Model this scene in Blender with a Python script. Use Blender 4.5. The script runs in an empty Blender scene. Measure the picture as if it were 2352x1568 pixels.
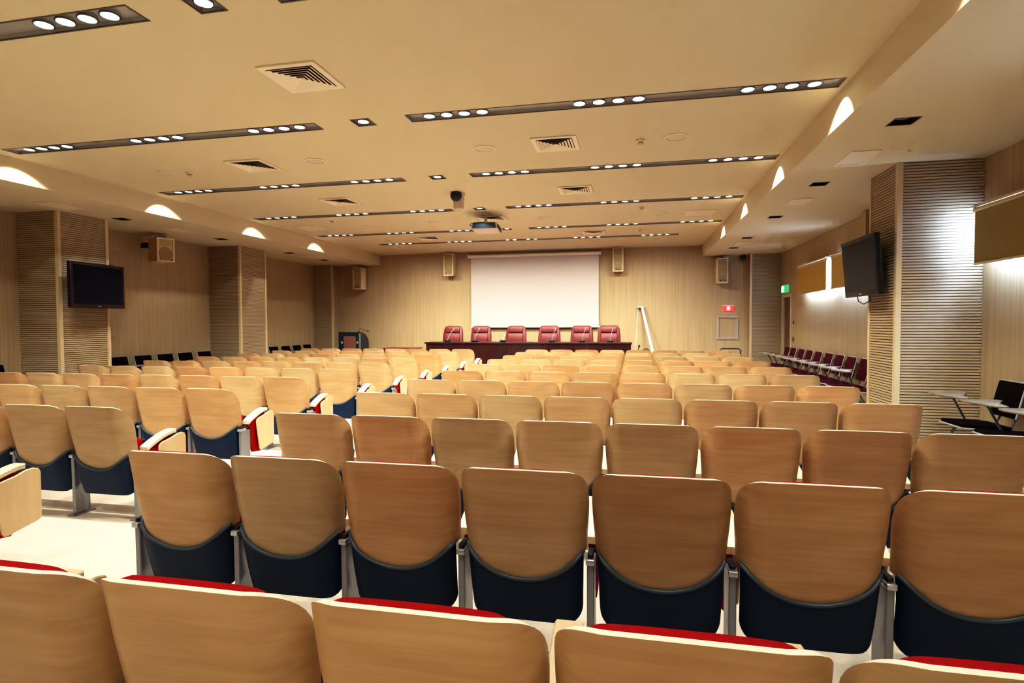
import bpy, math, random
from mathutils import Vector, Matrix
random.seed(7)
scene = bpy.context.scene
C = scene.collection
PI = math.pi

# ------------------------------------------------------------------ room dimensions (metres)
EYE = 1.45
CEIL = 3.503            # main ceiling height
SOF = 3.208             # lowered side ceilings
XSL, XSR = -7.44, 1.80  # inner edges of the lowered side ceilings
XL, XR = -9.42, 3.70    # side walls
YB, YF = -3.6, 16.03    # back and front walls
XC = -2.695             # room centre line
STG = 0.20              # stage height

# ------------------------------------------------------------------ materials
def new_mat(name):
    m = bpy.data.materials.new(name); m.use_nodes = True
    nt = m.node_tree
    b = nt.nodes['Principled BSDF']
    return m, nt, b

def plain(name, col, rough=0.5, metal=0.0, spec=0.5, noise=0.0, nscale=40.0, bump=0.0, sheen=0.0, coat=0.0):
    m, nt, b = new_mat(name)
    b.inputs['Roughness'].default_value = rough
    b.inputs['Metallic'].default_value = metal
    b.inputs['Specular IOR Level'].default_value = spec
    if sheen: b.inputs['Sheen Weight'].default_value = sheen
    if coat: b.inputs['Coat Weight'].default_value = coat
    tc = nt.nodes.new('ShaderNodeTexCoord')
    n = nt.nodes.new('ShaderNodeTexNoise'); n.inputs['Scale'].default_value = nscale; n.inputs['Detail'].default_value = 4
    nt.links.new(tc.outputs['Object'], n.inputs['Vector'])
    mx = nt.nodes.new('ShaderNodeMix'); mx.data_type = 'RGBA'
    k = max(noise, 0.02)
    mx.inputs['A'].default_value = (*[c*(1-k) for c in col], 1)
    mx.inputs['B'].default_value = (*[min(1, c*(1+k)) for c in col], 1)
    nt.links.new(n.outputs['Fac'], mx.inputs['Factor'])
    nt.links.new(mx.outputs['Result'], b.inputs['Base Color'])
    if bump:
        bp = nt.nodes.new('ShaderNodeBump'); bp.inputs['Strength'].default_value = bump; bp.inputs['Distance'].default_value = 0.004
        nt.links.new(n.outputs['Fac'], bp.inputs['Height']); nt.links.new(bp.outputs['Normal'], b.inputs['Normal'])
    return m

def wood(name, light, dark, grain, wave=None, rough=0.4, spec=0.5, rand=0.0, world=False, contrast=1.0, coat=0.0):
    """grain: scale vector (small along the grain, large across it); wave: axis scale of the cathedral figure."""
    m, nt, b = new_mat(name)
    b.inputs['Roughness'].default_value = rough
    b.inputs['Specular IOR Level'].default_value = spec
    b.inputs['Coat Weight'].default_value = coat
    b.inputs['Coat Roughness'].default_value = 0.25
    tc = nt.nodes.new('ShaderNodeTexCoord')
    src = tc.outputs['Object']
    oi = nt.nodes.new('ShaderNodeObjectInfo')
    if rand:
        off = nt.nodes.new('ShaderNodeVectorMath'); off.operation = 'SCALE'
        comb = nt.nodes.new('ShaderNodeCombineXYZ')
        for i in range(3): nt.links.new(oi.outputs['Random'], comb.inputs[i])
        nt.links.new(comb.outputs[0], off.inputs[0]); off.inputs['Scale'].default_value = 37.0
        add = nt.nodes.new('ShaderNodeVectorMath'); add.operation = 'ADD'
        nt.links.new(src, add.inputs[0]); nt.links.new(off.outputs[0], add.inputs[1])
        src = add.outputs[0]
    mp = nt.nodes.new('ShaderNodeMapping'); mp.inputs['Scale'].default_value = grain
    nt.links.new(src, mp.inputs['Vector'])
    n1 = nt.nodes.new('ShaderNodeTexNoise'); n1.inputs['Scale'].default_value = 1.0; n1.inputs['Detail'].default_value = 6; n1.inputs['Roughness'].default_value = 0.6
    nt.links.new(mp.outputs[0], n1.inputs['Vector'])
    fac = n1.outputs['Fac']
    if wave:
        mp2 = nt.nodes.new('ShaderNodeMapping'); mp2.inputs['Scale'].default_value = wave
        nt.links.new(src, mp2.inputs['Vector'])
        n2 = nt.nodes.new('ShaderNodeTexNoise'); n2.inputs['Scale'].default_value = 1.0; n2.inputs['Detail'].default_value = 2
        nt.links.new(mp2.outputs[0], n2.inputs['Vector'])
        mul = nt.nodes.new('ShaderNodeMath'); mul.operation = 'MULTIPLY'; mul.inputs[1].default_value = 26.0
        nt.links.new(n2.outputs['Fac'], mul.inputs[0])
        sn = nt.nodes.new('ShaderNodeMath'); sn.operation = 'SINE'; nt.links.new(mul.outputs[0], sn.inputs[0])
        ma = nt.nodes.new('ShaderNodeMath'); ma.operation = 'MULTIPLY_ADD'; ma.inputs[1].default_value = 0.12
        nt.links.new(sn.outputs[0], ma.inputs[0]); nt.links.new(fac, ma.inputs[2])
        fac = ma.outputs[0]
    mr = nt.nodes.new('ShaderNodeMapRange'); mr.inputs['From Min'].default_value = 0.5-0.22/contrast; mr.inputs['From Max'].default_value = 0.5+0.22/contrast
    nt.links.new(fac, mr.inputs['Value'])
    mx = nt.nodes.new('ShaderNodeMix'); mx.data_type = 'RGBA'
    mx.inputs['A'].default_value = (*dark, 1); mx.inputs['B'].default_value = (*light, 1)
    nt.links.new(mr.outputs[0], mx.inputs['Factor'])
    out = mx.outputs['Result']
    if rand:
        hs = nt.nodes.new('ShaderNodeHueSaturation')
        a = nt.nodes.new('ShaderNodeMapRange'); a.inputs['To Min'].default_value = 0.5-0.012*rand; a.inputs['To Max'].default_value = 0.5+0.008*rand
        v = nt.nodes.new('ShaderNodeMapRange'); v.inputs['To Min'].default_value = 1-0.14*rand; v.inputs['To Max'].default_value = 1+0.12*rand
        s = nt.nodes.new('ShaderNodeMapRange'); s.inputs['To Min'].default_value = 1+0.10*rand; s.inputs['To Max'].default_value = 1-0.10*rand
        w1 = nt.nodes.new('ShaderNodeTexWhiteNoise'); w1.noise_dimensions = '1D'
        nt.links.new(oi.outputs['Random'], w1.inputs['W'])
        nt.links.new(oi.outputs['Random'], a.inputs['Value']); nt.links.new(w1.outputs['Value'], v.inputs['Value']); nt.links.new(oi.outputs['Random'], s.inputs['Value'])
        nt.links.new(a.outputs[0], hs.inputs['Hue']); nt.links.new(v.outputs[0], hs.inputs['Value']); nt.links.new(s.outputs[0], hs.inputs['Saturation'])
        nt.links.new(out, hs.inputs['Color']); out = hs.outputs[0]
    nt.links.new(out, b.inputs['Base Color'])
    bp = nt.nodes.new('ShaderNodeBump'); bp.inputs['Strength'].default_value = 0.06; bp.inputs['Distance'].default_value = 0.002
    nt.links.new(n1.outputs['Fac'], bp.inputs['Height']); nt.links.new(bp.outputs['Normal'], b.inputs['Normal'])
    return m

def emit(name, col, strength, sample=True):
    m, nt, b = new_mat(name)
    b.inputs['Base Color'].default_value = (*[min(1, c) for c in col], 1)
    b.inputs['Emission Color'].default_value = (*col, 1)
    b.inputs['Emission Strength'].default_value = strength
    if not sample: m.cycles.emission_sampling = 'NONE'
    return m

M = {}
M['beech'] = wood('beech_veneer', (0.56, 0.385, 0.205), (0.46, 0.29, 0.138), (2.2, 12, 48), (1.1, 2.2, 4.2), rough=0.34, spec=0.45, rand=1.0, contrast=0.75)
M['beech_edge_lit'] = wood('beech_ply_edge_lit', (0.95, 0.87, 0.72), (0.90, 0.80, 0.63), (3, 3, 60), rough=0.45, spec=0.4)  # pale ply edge, whitened in colour to stand in for overhead light
M['arm_wood'] = wood('pale_beech_arm', (0.80, 0.67, 0.46), (0.72, 0.58, 0.38), (20, 3, 20), rough=0.4)
M['tablet_ply'] = wood('pale_beech_tablet', (0.70, 0.54, 0.34), (0.62, 0.46, 0.27), (12, 14, 2), rough=0.42, rand=0.5)
M['slate_rim'] = plain('slate_rim', (0.060, 0.085, 0.105), rough=0.4, spec=0.5)
M['slate'] = plain('slate_plastic', (0.007, 0.022, 0.058), rough=0.5, spec=0.3, noise=0.12, nscale=160, bump=0.05)
M['red'] = plain('red_upholstery', (0.36, 0.002, 0.004), rough=0.9, spec=0.15, noise=0.2, nscale=220, bump=0.1)
M['leg'] = plain('grey_painted_steel', (0.30, 0.30, 0.32), rough=0.4, metal=0.5)
M['bracket'] = plain('pale_steel_cap', (0.55, 0.57, 0.60), rough=0.32, metal=0.7)
M['black'] = plain('black_plastic', (0.012, 0.012, 0.014), rough=0.45)
M['screw'] = plain('bright_chrome', (0.75, 0.75, 0.76), rough=0.2, metal=1.0)
M['ceil'] = plain('cream_ceiling_paint', (0.64, 0.565, 0.41), rough=0.9, spec=0.1, noise=0.015, nscale=3)
M['soffit'] = plain('cream_soffit_paint', (0.64, 0.56, 0.40), rough=0.9, spec=0.1, noise=0.015, nscale=3)
M['wall'] = wood('beige_vertical_veneer', (0.52, 0.405, 0.255), (0.40, 0.30, 0.175), (38, 38, 0.6), rough=0.55, spec=0.25, contrast=0.9)
M['rib'] = wood('ribbed_beige_veneer', (0.52, 0.41, 0.27), (0.40, 0.305, 0.185), (0.9, 0.9, 30), rough=0.55, spec=0.25, contrast=0.9)
M['groove'] = plain('rib_groove_dark', (0.19, 0.135, 0.085), rough=0.8)
M['trim'] = plain('pale_corner_trim', (0.60, 0.48, 0.30), rough=0.4)
M['floor'] = plain('beige_carpet', (0.54, 0.475, 0.395), rough=0.95, spec=0.05, noise=0.16, nscale=70, bump=0.35)
M['stage'] = wood('stage_boards', (0.40, 0.25, 0.13), (0.30, 0.18, 0.09), (1, 14, 10), rough=0.5)
M['tray'] = plain('grey_light_tray', (0.46, 0.44, 0.41), rough=0.35, metal=0.35)
M['tray_rim'] = plain('dark_light_rim', (0.16, 0.13, 0.10), rough=0.4, metal=0.4)
M['bezel'] = plain('dark_lamp_ring', (0.10, 0.11, 0.12), rough=0.3, metal=0.8)
M['lamp'] = emit('lit_lamp', (1.0, 0.98, 0.95), 14.0, False)
M['lamp_off'] = plain('unlit_lamp_glass', (0.10, 0.14, 0.20), rough=0.1, coat=0.5)
M['dark_recess'] = plain('dark_recess', (0.035, 0.033, 0.034), rough=0.4, metal=0.3)
M['vent'] = plain('cream_vent_metal', (0.76, 0.68, 0.54), rough=0.5)
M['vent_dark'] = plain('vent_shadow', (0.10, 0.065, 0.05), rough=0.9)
M['grille'] = plain('perforated_panel', (0.70, 0.62, 0.47), rough=0.6, noise=0.12, nscale=120)
M['pspk'] = plain('ceiling_speaker_mesh', (0.60, 0.535, 0.40), rough=0.7, noise=0.1, nscale=300)
M['screen'] = plain('projection_cloth', (0.56, 0.505, 0.475), rough=0.8, spec=0.15, noise=0.01)
M['white'] = plain('white_plastic', (0.80, 0.76, 0.70), rough=0.4)
M['whitemetal'] = plain('white_tube', (0.52, 0.50, 0.47), rough=0.35)
M['spk'] = plain('cream_speaker_box', (0.72, 0.59, 0.37), rough=0.5)
M['spk_pink'] = plain('beige_speaker_box', (0.66, 0.46, 0.27), rough=0.5)
M['mesh'] = plain('speaker_mesh', (0.36, 0.27, 0.13), rough=0.7, noise=0.25, nscale=240)
M['mesh_ring'] = plain('speaker_ring', (0.50, 0.40, 0.22), rough=0.6)
M['badge'] = plain('silver_badge', (0.6, 0.6, 0.6), rough=0.3, metal=0.6)
M['tvscreen'] = plain('tv_glass', (0.004, 0.004, 0.010), rough=0.22, spec=0.12)
M['tvframe'] = plain('tv_bezel', (0.010, 0.009, 0.010), rough=0.35)
M['tvframe2'] = plain('tv_bezel_wine', (0.016, 0.006, 0.008), rough=0.3)
M['table'] = wood('dark_mahogany', (0.050, 0.012, 0.010), (0.022, 0.006, 0.006), (9, 9, 1), rough=0.3, contrast=1.2)
M['leather'] = plain('oxblood_leather', (0.17, 0.032, 0.028), rough=0.42, noise=0.1, nscale=60, bump=0.08)
M['chrome'] = plain('pale_mic_stem', (0.60, 0.58, 0.56), rough=0.3, metal=0.3)
M['lect'] = plain('dark_teal_lectern', (0.012, 0.028, 0.034), rough=0.3)
M['lect_side'] = plain('lectern_side', (0.035, 0.030, 0.034), rough=0.4)
M['lect_panel'] = plain('lectern_panel', (0.21, 0.082, 0.056), rough=0.7)
M['lect_edge'] = plain('veined_edge', (0.16, 0.20, 0.18), rough=0.3, noise=0.8, nscale=30)
M['seat_red'] = plain('wine_fabric', (0.075, 0.004, 0.009), rough=0.85, spec=0.15, noise=0.2, nscale=200)
M['seat_black'] = plain('black_brown_fabric', (0.008, 0.003, 0.004), rough=0.9, spec=0.1, noise=0.2, nscale=200)
M['piping'] = plain('grey_edge_band', (0.42, 0.39, 0.39), rough=0.5)
M['tube'] = plain('grey_tube', (0.20, 0.22, 0.25), rough=0.35, metal=0.7)
M['desk'] = wood('pale_writing_tablet', (0.27, 0.225, 0.17), (0.23, 0.19, 0.14), (4, 20, 20), rough=0.35)
M['door'] = wood('brown_door', (0.20, 0.12, 0.07), (0.14, 0.08, 0.045), (14, 14, 0.6), rough=0.45)
M['paleframe'] = plain('pale_frame', (0.60, 0.55, 0.50), rough=0.5)
M['red_glow'] = emit('red_exit_glow', (1.0, 0.045, 0.03), 1.6)
M['red_core'] = emit('pink_exit_core', (1.0, 0.22, 0.34), 2.2)
M['green_glow'] = emit('green_exit_glow', (0.45, 1.0, 0.66), 1.3)
M['green_dark'] = emit('green_exit_dark', (0.08, 0.50, 0.22), 0.7)
M['day'] = emit('daylight_pane', (0.50, 0.66, 1.0), 34.0)
M['brass'] = plain('switch_brass', (0.20, 0.15, 0.06), rough=0.4)
M['dome'] = plain('frosted_dome', (0.62, 0.52, 0.40), rough=0.25)
M['proj'] = plain('projector_shell', (0.62, 0.54, 0.46), rough=0.45)
M['proj_dark'] = plain('projector_back', (0.010, 0.030, 0.042), rough=0.35)

M['bounce_sheet'] = plain('white_bounce_sheet', (0.86, 0.88, 0.90), rough=0.9, spec=0.1)  # reflector behind the blinds, added so the leaking window light stays white
def blind_mat(name, col, tr):
    m, nt, b = new_mat(name)
    b.inputs['Base Color'].default_value = (*col, 1); b.inputs['Roughness'].default_value = 0.9
    b.inputs['Specular IOR Level'].default_value = 0.1
    t = nt.nodes.new('ShaderNodeBsdfTranslucent'); t.inputs['Color'].default_value = (col[0], col[1], col[2], 1)
    mx = nt.nodes.new('ShaderNodeMixShader'); mx.inputs[0].default_value = tr
    nt.links.new(b.outputs[0], mx.inputs[1]); nt.links.new(t.outputs[0], mx.inputs[2])
    w = nt.nodes.new('ShaderNodeTexWave'); w.inputs['Scale'].default_value = 120; w.inputs['Distortion'].default_value = 1
    bp = nt.nodes.new('ShaderNodeBump'); bp.inputs['Strength'].default_value = 0.05
    nt.links.new(w.outputs['Fac'], bp.inputs['Height']); nt.links.new(bp.outputs['Normal'], b.inputs['Normal'])
    nt.links.new(mx.outputs[0], nt.nodes['Material Output'].inputs['Surface'])
    return m
M['blind_khaki'] = blind_mat('khaki_blind_cloth', (0.33, 0.25, 0.11), 0.0)
M['blind'] = blind_mat('ochre_blind_cloth', (0.56, 0.40, 0.13), 0.0)

# ------------------------------------------------------------------ mesh builder
class MB:
    def __init__(s): s.v = []; s.f = []; s.mi = []
    def add(s, vs, fs, mi=0):
        b = len(s.v); s.v.extend([tuple(p) for p in vs])
        for f in fs: s.f.append(tuple(b+i for i in f)); s.mi.append(mi)
        return s
    def box(s, x0, x1, y0, y1, z0, z1, mi=0, M4=None):
        vs = [Vector(p) for p in ((x0,y0,z0),(x1,y0,z0),(x1,y1,z0),(x0,y1,z0),(x0,y0,z1),(x1,y0,z1),(x1,y1,z1),(x0,y1,z1))]
        if M4: vs = [M4 @ p for p in vs]
        return s.add(vs, [(0,3,2,1),(4,5,6,7),(0,1,5,4),(1,2,6,5),(2,3,7,6),(3,0,4,7)], mi)
    def prism(s, poly, a0, a1, axis='x', mi=0, bev=0.0, emi=None):
        """extrude a 2D polygon along an axis; poly in (y,z) for x, (x,z) for y, (x,y) for z; bev = chamfer of both rims"""
        def P(u, v, a): return {'x': (a,u,v), 'y': (u,a,v), 'z': (u,v,a)}[axis]
        n = len(poly)
        area = sum(poly[i][0]*poly[(i+1)%n][1]-poly[(i+1)%n][0]*poly[i][1] for i in range(n))
        if area < 0: poly = poly[::-1]
        def inset(d):
            out = []
            for i in range(n):
                p0, p1, p2 = Vector(poly[i-1]), Vector(poly[i]), Vector(poly[(i+1)%n])
                e1 = (p1-p0).normalized(); e2 = (p2-p1).normalized()
                n1 = Vector((-e1.y, e1.x)); n2 = Vector((-e2.y, e2.x))
                k = 1+n1.dot(n2)
                q = p1+(n1+n2)*(d/max(k, 0.35)); out.append((q.x, q.y))
            return out
        if bev:
            pin = inset(bev)
            rings = [(pin, a0), (poly, a0+bev), (poly, a1-bev), (pin, a1)]
        else: rings = [(poly, a0), (poly, a1)]
        vs = [P(u, v, a) for pl, a in rings for u, v in pl]
        fs = []; m = []
        for r in range(len(rings)-1):
            for i in range(n):
                j = (i+1) % n
                fs.append((r*n+i, r*n+j, (r+1)*n+j, (r+1)*n+i)); m.append(mi if emi is None else emi)
        L = (len(rings)-1)*n
        fs.append(tuple(range(n-1, -1, -1))); m.append(mi); fs.append(tuple(range(L, L+n))); m.append(mi)
        if axis == 'y': fs = [f[::-1] for f in fs]
        b = len(s.v); s.v.extend(vs)
        for f, k in zip(fs, m): s.f.append(tuple(b+i for i in f)); s.mi.append(k)
        return s
    def tube(s, pts, r, seg=10, mi=0, cap=True):
        pts = [Vector(p) for p in pts]; n = len(pts)
        rr = r if isinstance(r, (list, tuple)) else [r]*n
        up = None; rings = []
        for i, p in enumerate(pts):
            t = (pts[min(i+1, n-1)]-pts[max(i-1, 0)]).normalized()
            if up is None:
                up = Vector((0, 0, 1)) if abs(t.z) < 0.9 else Vector((0, 1, 0))
            a = t.cross(up).normalized(); up = a.cross(t).normalized()
            rings.append([p+(a*math.cos(2*PI*k/seg)+up*math.sin(2*PI*k/seg))*rr[i] for k in range(seg)])
        vs = [q for ring in rings for q in ring]; fs = []
        for i in range(n-1):
            for k in range(seg):
                j = (k+1) % seg
                fs.append((i*seg+k, (i+1)*seg+k, (i+1)*seg+j, i*seg+j))
        if cap: fs.append(tuple(range(seg))); fs.append(tuple((n-1)*seg+k for k in range(seg-1, -1, -1)))
        return s.add(vs, fs, mi)
    def lathe(s, prof, cx=0, cy=0, seg=24, mi=0, M4=None, cap=True):
        vs = []; fs = []; n = len(prof)
        for r, z in prof:
            for k in range(seg):
                a = 2*PI*k/seg; p = Vector((cx+r*math.cos(a), cy+r*math.sin(a), z)); vs.append(M4 @ p if M4 else p)
        for i in range(n-1):
            for k in range(seg):
                j = (k+1) % seg
                fs.append((i*seg+k, i*seg+j, (i+1)*seg+j, (i+1)*seg+k))
        if cap: fs.append(tuple(range(seg-1, -1, -1))); fs.append(tuple((n-1)*seg+k for k in range(seg)))
        return s.add(vs, fs, mi)
    def rbox(s, x0, x1, y0, y1, z0, z1, r=0.01, mi=0, M4=None, n=3):
        """box with rounded edges: superellipsoid-like shell of three chamfer steps"""
        cx, cy, cz = (x0+x1)/2, (y0+y1)/2, (z0+z1)/2
        hx, hy, hz = (x1-x0)/2, (y1-y0)/2, (z1-z0)/2
        r = min(r, hx*0.99, hy*0.99, hz*0.99)
        rings = []
        lat = [(-PI/2)+PI*i/(2*n+1) for i in range(2*n+2)]
        def ring(la):
            out = []
            for q, (sx, sy) in enumerate(((1,1),(-1,1),(-1,-1),(1,-1))):
                for k in range(n+1):
                    a = PI/2*q+PI/2*k/n
                    out.append(Vector((cx+sx*(hx-r)+r*math.cos(la)*math.cos(a), cy+sy*(hy-r)+r*math.cos(la)*math.sin(a),
                                       cz+(hz-r)*(1 if la > 0 else -1)+r*math.sin(la))))
            return out
        rings = [ring(la) for la in lat]
        m = len(rings[0]); vs = [p for rg in rings for p in rg]
        if M4: vs = [M4 @ p for p in vs]
        fs = []
        for i in range(len(rings)-1):
            for k in range(m):
                j = (k+1) % m
                fs.append((i*m+k, i*m+j, (i+1)*m+j, (i+1)*m+k))
        fs.append(tuple(range(m-1, -1, -1))); L = (len(rings)-1)*m; fs.append(tuple(L+k for k in range(m)))
        return s.add(vs, fs, mi)
    def build(s, name, mats, parent=None, smooth=True, angle=35, loc=None):
        me = bpy.data.meshes.new(name)
        me.from_pydata(s.v, [], s.f)
        for m in (mats if isinstance(mats, (list, tuple)) else [mats]): me.materials.append(m)
        for p, k in zip(me.polygons, s.mi): p.material_index = k
        me.validate(); me.update()
        if smooth:
            me.shade_smooth(); me.set_sharp_from_angle(angle=math.radians(angle))
        o = bpy.data.objects.new(name, me); C.objects.link(o)
        if parent is not None: o.parent = parent
        if loc: o.location = loc
        return o

def tag(o, label, cat, group=None):
    o['label'] = label; o['category'] = cat
    if group: o['group'] = group
    return o
def thing(name, label, cat, loc=(0,0,0), rotz=0.0, group=None):
    o = bpy.data.objects.new(name, None); C.objects.link(o)
    o.empty_display_size = 0.1
    o.location = loc; o.rotation_euler = (0, 0, rotz)
    return tag(o, label, cat, group)
def dup(root, loc, label, rotz=None, group=None):
    r = root.copy(); C.objects.link(r); r.location = loc
    if rotz is not None: r.rotation_euler = (0, 0, rotz)
    r['label'] = label
    if group: r['group'] = group
    for ch in list(root.children):
        c = ch.copy(); C.objects.link(c); c.parent = r
        for g in list(ch.children):
            d = g.copy(); C.objects.link(d); d.parent = c
    return r
def copy_part(part, parent, dx=0.0):
    c = part.copy(); C.objects.link(c); c.parent = parent; c.location = (part.location.x+dx, part.location.y, part.location.z)
    for g in list(part.children):
        d = g.copy(); C.objects.link(d); d.parent = c
    return c
def struct(o):
    o['kind'] = 'structure'; return o
ORD = ['', 'first', 'second', 'third', 'fourth', 'fifth', 'sixth', 'seventh', 'eighth', 'ninth', 'tenth', 'eleventh']

# ------------------------------------------------------------------ room shell
def holed(rects, u0, u1, v0, v1, P):
    """a flat sheet over [u0,u1]x[v0,v1] with rectangular holes; P maps (u,v) to 3D"""
    us = sorted({u0, u1, *[r[0] for r in rects], *[r[1] for r in rects]}); us = [u for u in us if u0 <= u <= u1]
    vs = sorted({v0, v1, *[r[2] for r in rects], *[r[3] for r in rects]}); vs = [v for v in vs if v0 <= v <= v1]
    mb = MB(); idx = {}
    for i, u in enumerate(us):
        for j, v in enumerate(vs): idx[i, j] = len(mb.v); mb.v.append(P(u, v))
    for i in range(len(us)-1):
        for j in range(len(vs)-1):
            cu, cv = (us[i]+us[i+1])/2, (vs[j]+vs[j+1])/2
            if any(r[0] < cu < r[1] and r[2] < cv < r[3] for r in rects): continue
            mb.f.append((idx[i,j], idx[i+1,j], idx[i+1,j+1], idx[i,j+1])); mb.mi.append(0)
    return mb

SY = [3.235, 5.45, 7.70, 9.96, 12.24]     # strip rows, depth from the camera
S5Y = 13.87
HW = 0.09                                   # half width of a strip
RX = (-2.195, 1.745); LX = (-7.20, -3.205)
lamp_r = [-1.9865+1.4877*g+0.1811*i for g in range(3) for i in range(4)]
lamp_l = [-6.9348+1.4877*g+0.1811*i for g in range(3) for i in range(4)]
S5X = (-6.40, 1.02)
lamp_5 = []
for g, cx in enumerate((-5.875, -4.285, XC, -1.09, 0.505)):
    offs = (-0.27, -0.09, 0.09, 0.27) if g != 2 else (-0.35, -0.17, 0.17, 0.35)
    lamp_5 += [cx+o for o in offs]
holes = []
for y in SY:
    holes += [(RX[0], RX[1], y-HW, y+HW), (LX[0], LX[1], y-HW, y+HW), (XC-HW, XC+HW, y-HW, y+HW)]
holes.append((S5X[0], S5X[1], S5Y-HW, S5Y+HW))
o = holed(holes, XSL, XSR, YB, YF, lambda u, v: (u, v, CEIL)).build('ceiling', M['ceil'], smooth=False); struct(o)

DLY = [1.1, 3.35, 5.68, 8.00, 10.32, 12.73, 14.35]  # unlit downlights in the lowered side ceilings
for side, x0, x1, cx in (('left', XL, XSL, -8.31), ('right', XSR, XR, 2.32)):
    hs = [(cx-0.095, cx+0.095, y-0.095, y+0.095) for y in DLY[2:]]
    mb = holed(hs, x0, x1, YB, YF, lambda u, v: (u, v, SOF))
    xi = XSL if side == 'left' else XSR
    mb.add([(xi, YB, SOF), (xi, YF, SOF), (xi, YF, CEIL), (xi, YB, CEIL)], [(0, 1, 2, 3)])
    struct(mb.build('ceiling_'+side, M['soffit'], smooth=False))

# floor and stage
struct(MB().add([(XL, YB, 0), (XR, YB, 0), (XR, YF, 0), (XL, YF, 0)], [(0, 1, 2, 3)]).build('floor', M['floor'], smooth=False))
struct(MB().box(XL+0.9, XR-0.9, 13.35, YF-0.001, 0.0, STG).build('floor_stage', M['stage'], smooth=False))
# walls
struct(MB().add([(XL, YF, 0), (XR, YF, 0), (XR, YF, CEIL), (XL, YF, CEIL)], [(0, 1, 2, 3)]).build('wall_front', M['wall'], smooth=False))
struct(MB().add([(XL, YB, 0), (XR, YB, 0), (XR, YB, CEIL), (XL, YB, CEIL)], [(3, 2, 1, 0)]).build('wall_back', M['wall'], smooth=False))
struct(MB().add([(XL, YB, 0), (XL, YF, 0), (XL, YF, SOF), (XL, YB, SOF)], [(0, 1, 2, 3)]).build('wall_left', M['wall'], smooth=False))
WZ0, WZ1 = 2.12, 2.58
WIN = [(3.9, 7.02), (9.6, 13.55)]
DOOR = (14.80, 15.50, 0.0, 2.06)
struct(holed([(a, b, WZ0, WZ1) for a, b in WIN]+[DOOR], YB, YF, 0, SOF, lambda u, v: (XR, u, v)).build('wall_right', M['wall'], smooth=False))
for k, (a, b) in enumerate(WIN):
    w = MB()
    for s in (0,):
        w.add([(XR, a, WZ0), (XR, b, WZ0), (XR+0.10, b, WZ0), (XR+0.10, a, WZ0)], [(0, 1, 2, 3)])
        w.add([(XR, a, WZ1), (XR, b, WZ1), (XR+0.10, b, WZ1), (XR+0.10, a, WZ1)], [(3, 2, 1, 0)])
        w.add([(XR, a, WZ0), (XR+0.10, a, WZ0), (XR+0.10, a, WZ1), (XR, a, WZ1)], [(0, 1, 2, 3)])
        w.add([(XR, b, WZ0), (XR+0.10, b, WZ0), (XR+0.10, b, WZ1), (XR, b, WZ1)], [(3, 2, 1, 0)])
    n = max(2, round((b-a)/0.9))
    for i in range(n+1):
        yy = a+(b-a)*i/n
        w.box(XR+0.06, XR+0.098, yy-0.02, yy+0.02, WZ0, WZ1)
    wo = struct(w.build('window_%d' % (k+1), M['white'], smooth=False))
    struct(MB().add([(XR+0.10, a, WZ0), (XR+0.10, b, WZ0), (XR+0.10, b, WZ1), (XR+0.10, a, WZ1)], [(0, 1, 2, 3)]).build('window_pane', M['day'], wo, smooth=False))
# door in the right wall
d = MB()
d.box(XR-0.02, XR+0.08, DOOR[0]-0.07, DOOR[0], 0, DOOR[3]+0.07)
d.box(XR-0.02, XR+0.08, DOOR[1], DOOR[1]+0.07, 0, DOOR[3]+0.07)
d.box(XR-0.02, XR+0.08, DOOR[0], DOOR[1], DOOR[3], DOOR[3]+0.07)
do = struct(d.build('door_1', M['trim'], smooth=False))
struct(MB().box(XR+0.03, XR+0.07, DOOR[0], DOOR[1], 0.005, DOOR[3]).build('door_leaf', M['door'], do, smooth=False))
struct(MB().tube([(XR+0.03, 14.88, 1.0), (XR-0.02, 14.88, 1.0), (XR-0.02, 15.0, 1.0)], 0.01).build('door_handle', M['bracket'], do))

# ribbed pillars
def pillar(name, x0, x1, y0, y1, faces, pitch=0.032, depth=0.009):
    """faces: which of 'x-','x+','y-' carry ribs"""
    mb = MB(); nz = int(SOF/pitch)+1
    mb.box(x0+depth, x1-depth, y0+depth, y1-depth*0, 0, SOF-0.001, 1)
    for k in range(nz):
        za = k*pitch; zb = min(za+pitch*0.70, SOF-0.001)
        if za >= SOF-0.002: break
        if 'y-' in faces: mb.box(x0, x1, y0, y0+depth, za, zb, 0)
        if 'x+' in faces: mb.box(x1-depth, x1, y0, y1, za, zb, 0)
        if 'x-' in faces: mb.box(x0, x0+depth, y0, y1, za, zb, 0)
    return struct(mb.build(name, [M['rib'], M['groove']], smooth=False))
tw = 0.022
def corner(name, x, y, w=0.055):
    struct(MB().box(x-w/2, x+w/2, y-w/2, y+w/2, 0, SOF-0.002).build(name, M['trim'], smooth=False))
pillar('wall_pillar_1', XL+0.001, -8.64, 7.17, 8.02, ('y-', 'x+'))
corner('trim_1', -8.655, 7.185); corner('trim_2', -8.655, 8.005)
pillar('wall_pillar_2', XL+0.001, -8.62, 11.29, 12.21, ('y-', 'x+'))
corner('trim_3', -8.635, 11.305); corner('trim_4', -8.635, 12.195)
pillar('wall_pillar_3', XL+0.001, -8.775, 15.60, YF-0.001, ('y-', 'x+'))
corner('trim_5', -8.79, 15.615)
pillar('wall_pillar_4', 2.865, XR-0.001, 7.12, 7.86, ('y-', 'x-'))
corner('trim_6', 2.885, 7.14); corner('trim_7', 2.875, 7.85, 0.04)
pillar('wall_pillar_5', 2.955, XR-0.001, 15.70, YF-0.001, ('y-', 'x-'))
corner('trim_8', 2.968, 15.715)
struct(MB().box(3.56, XR-0.001, 9.95, 10.12, 2.66, SOF-0.001).build('trim_9', M['wall'], smooth=False))
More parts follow.
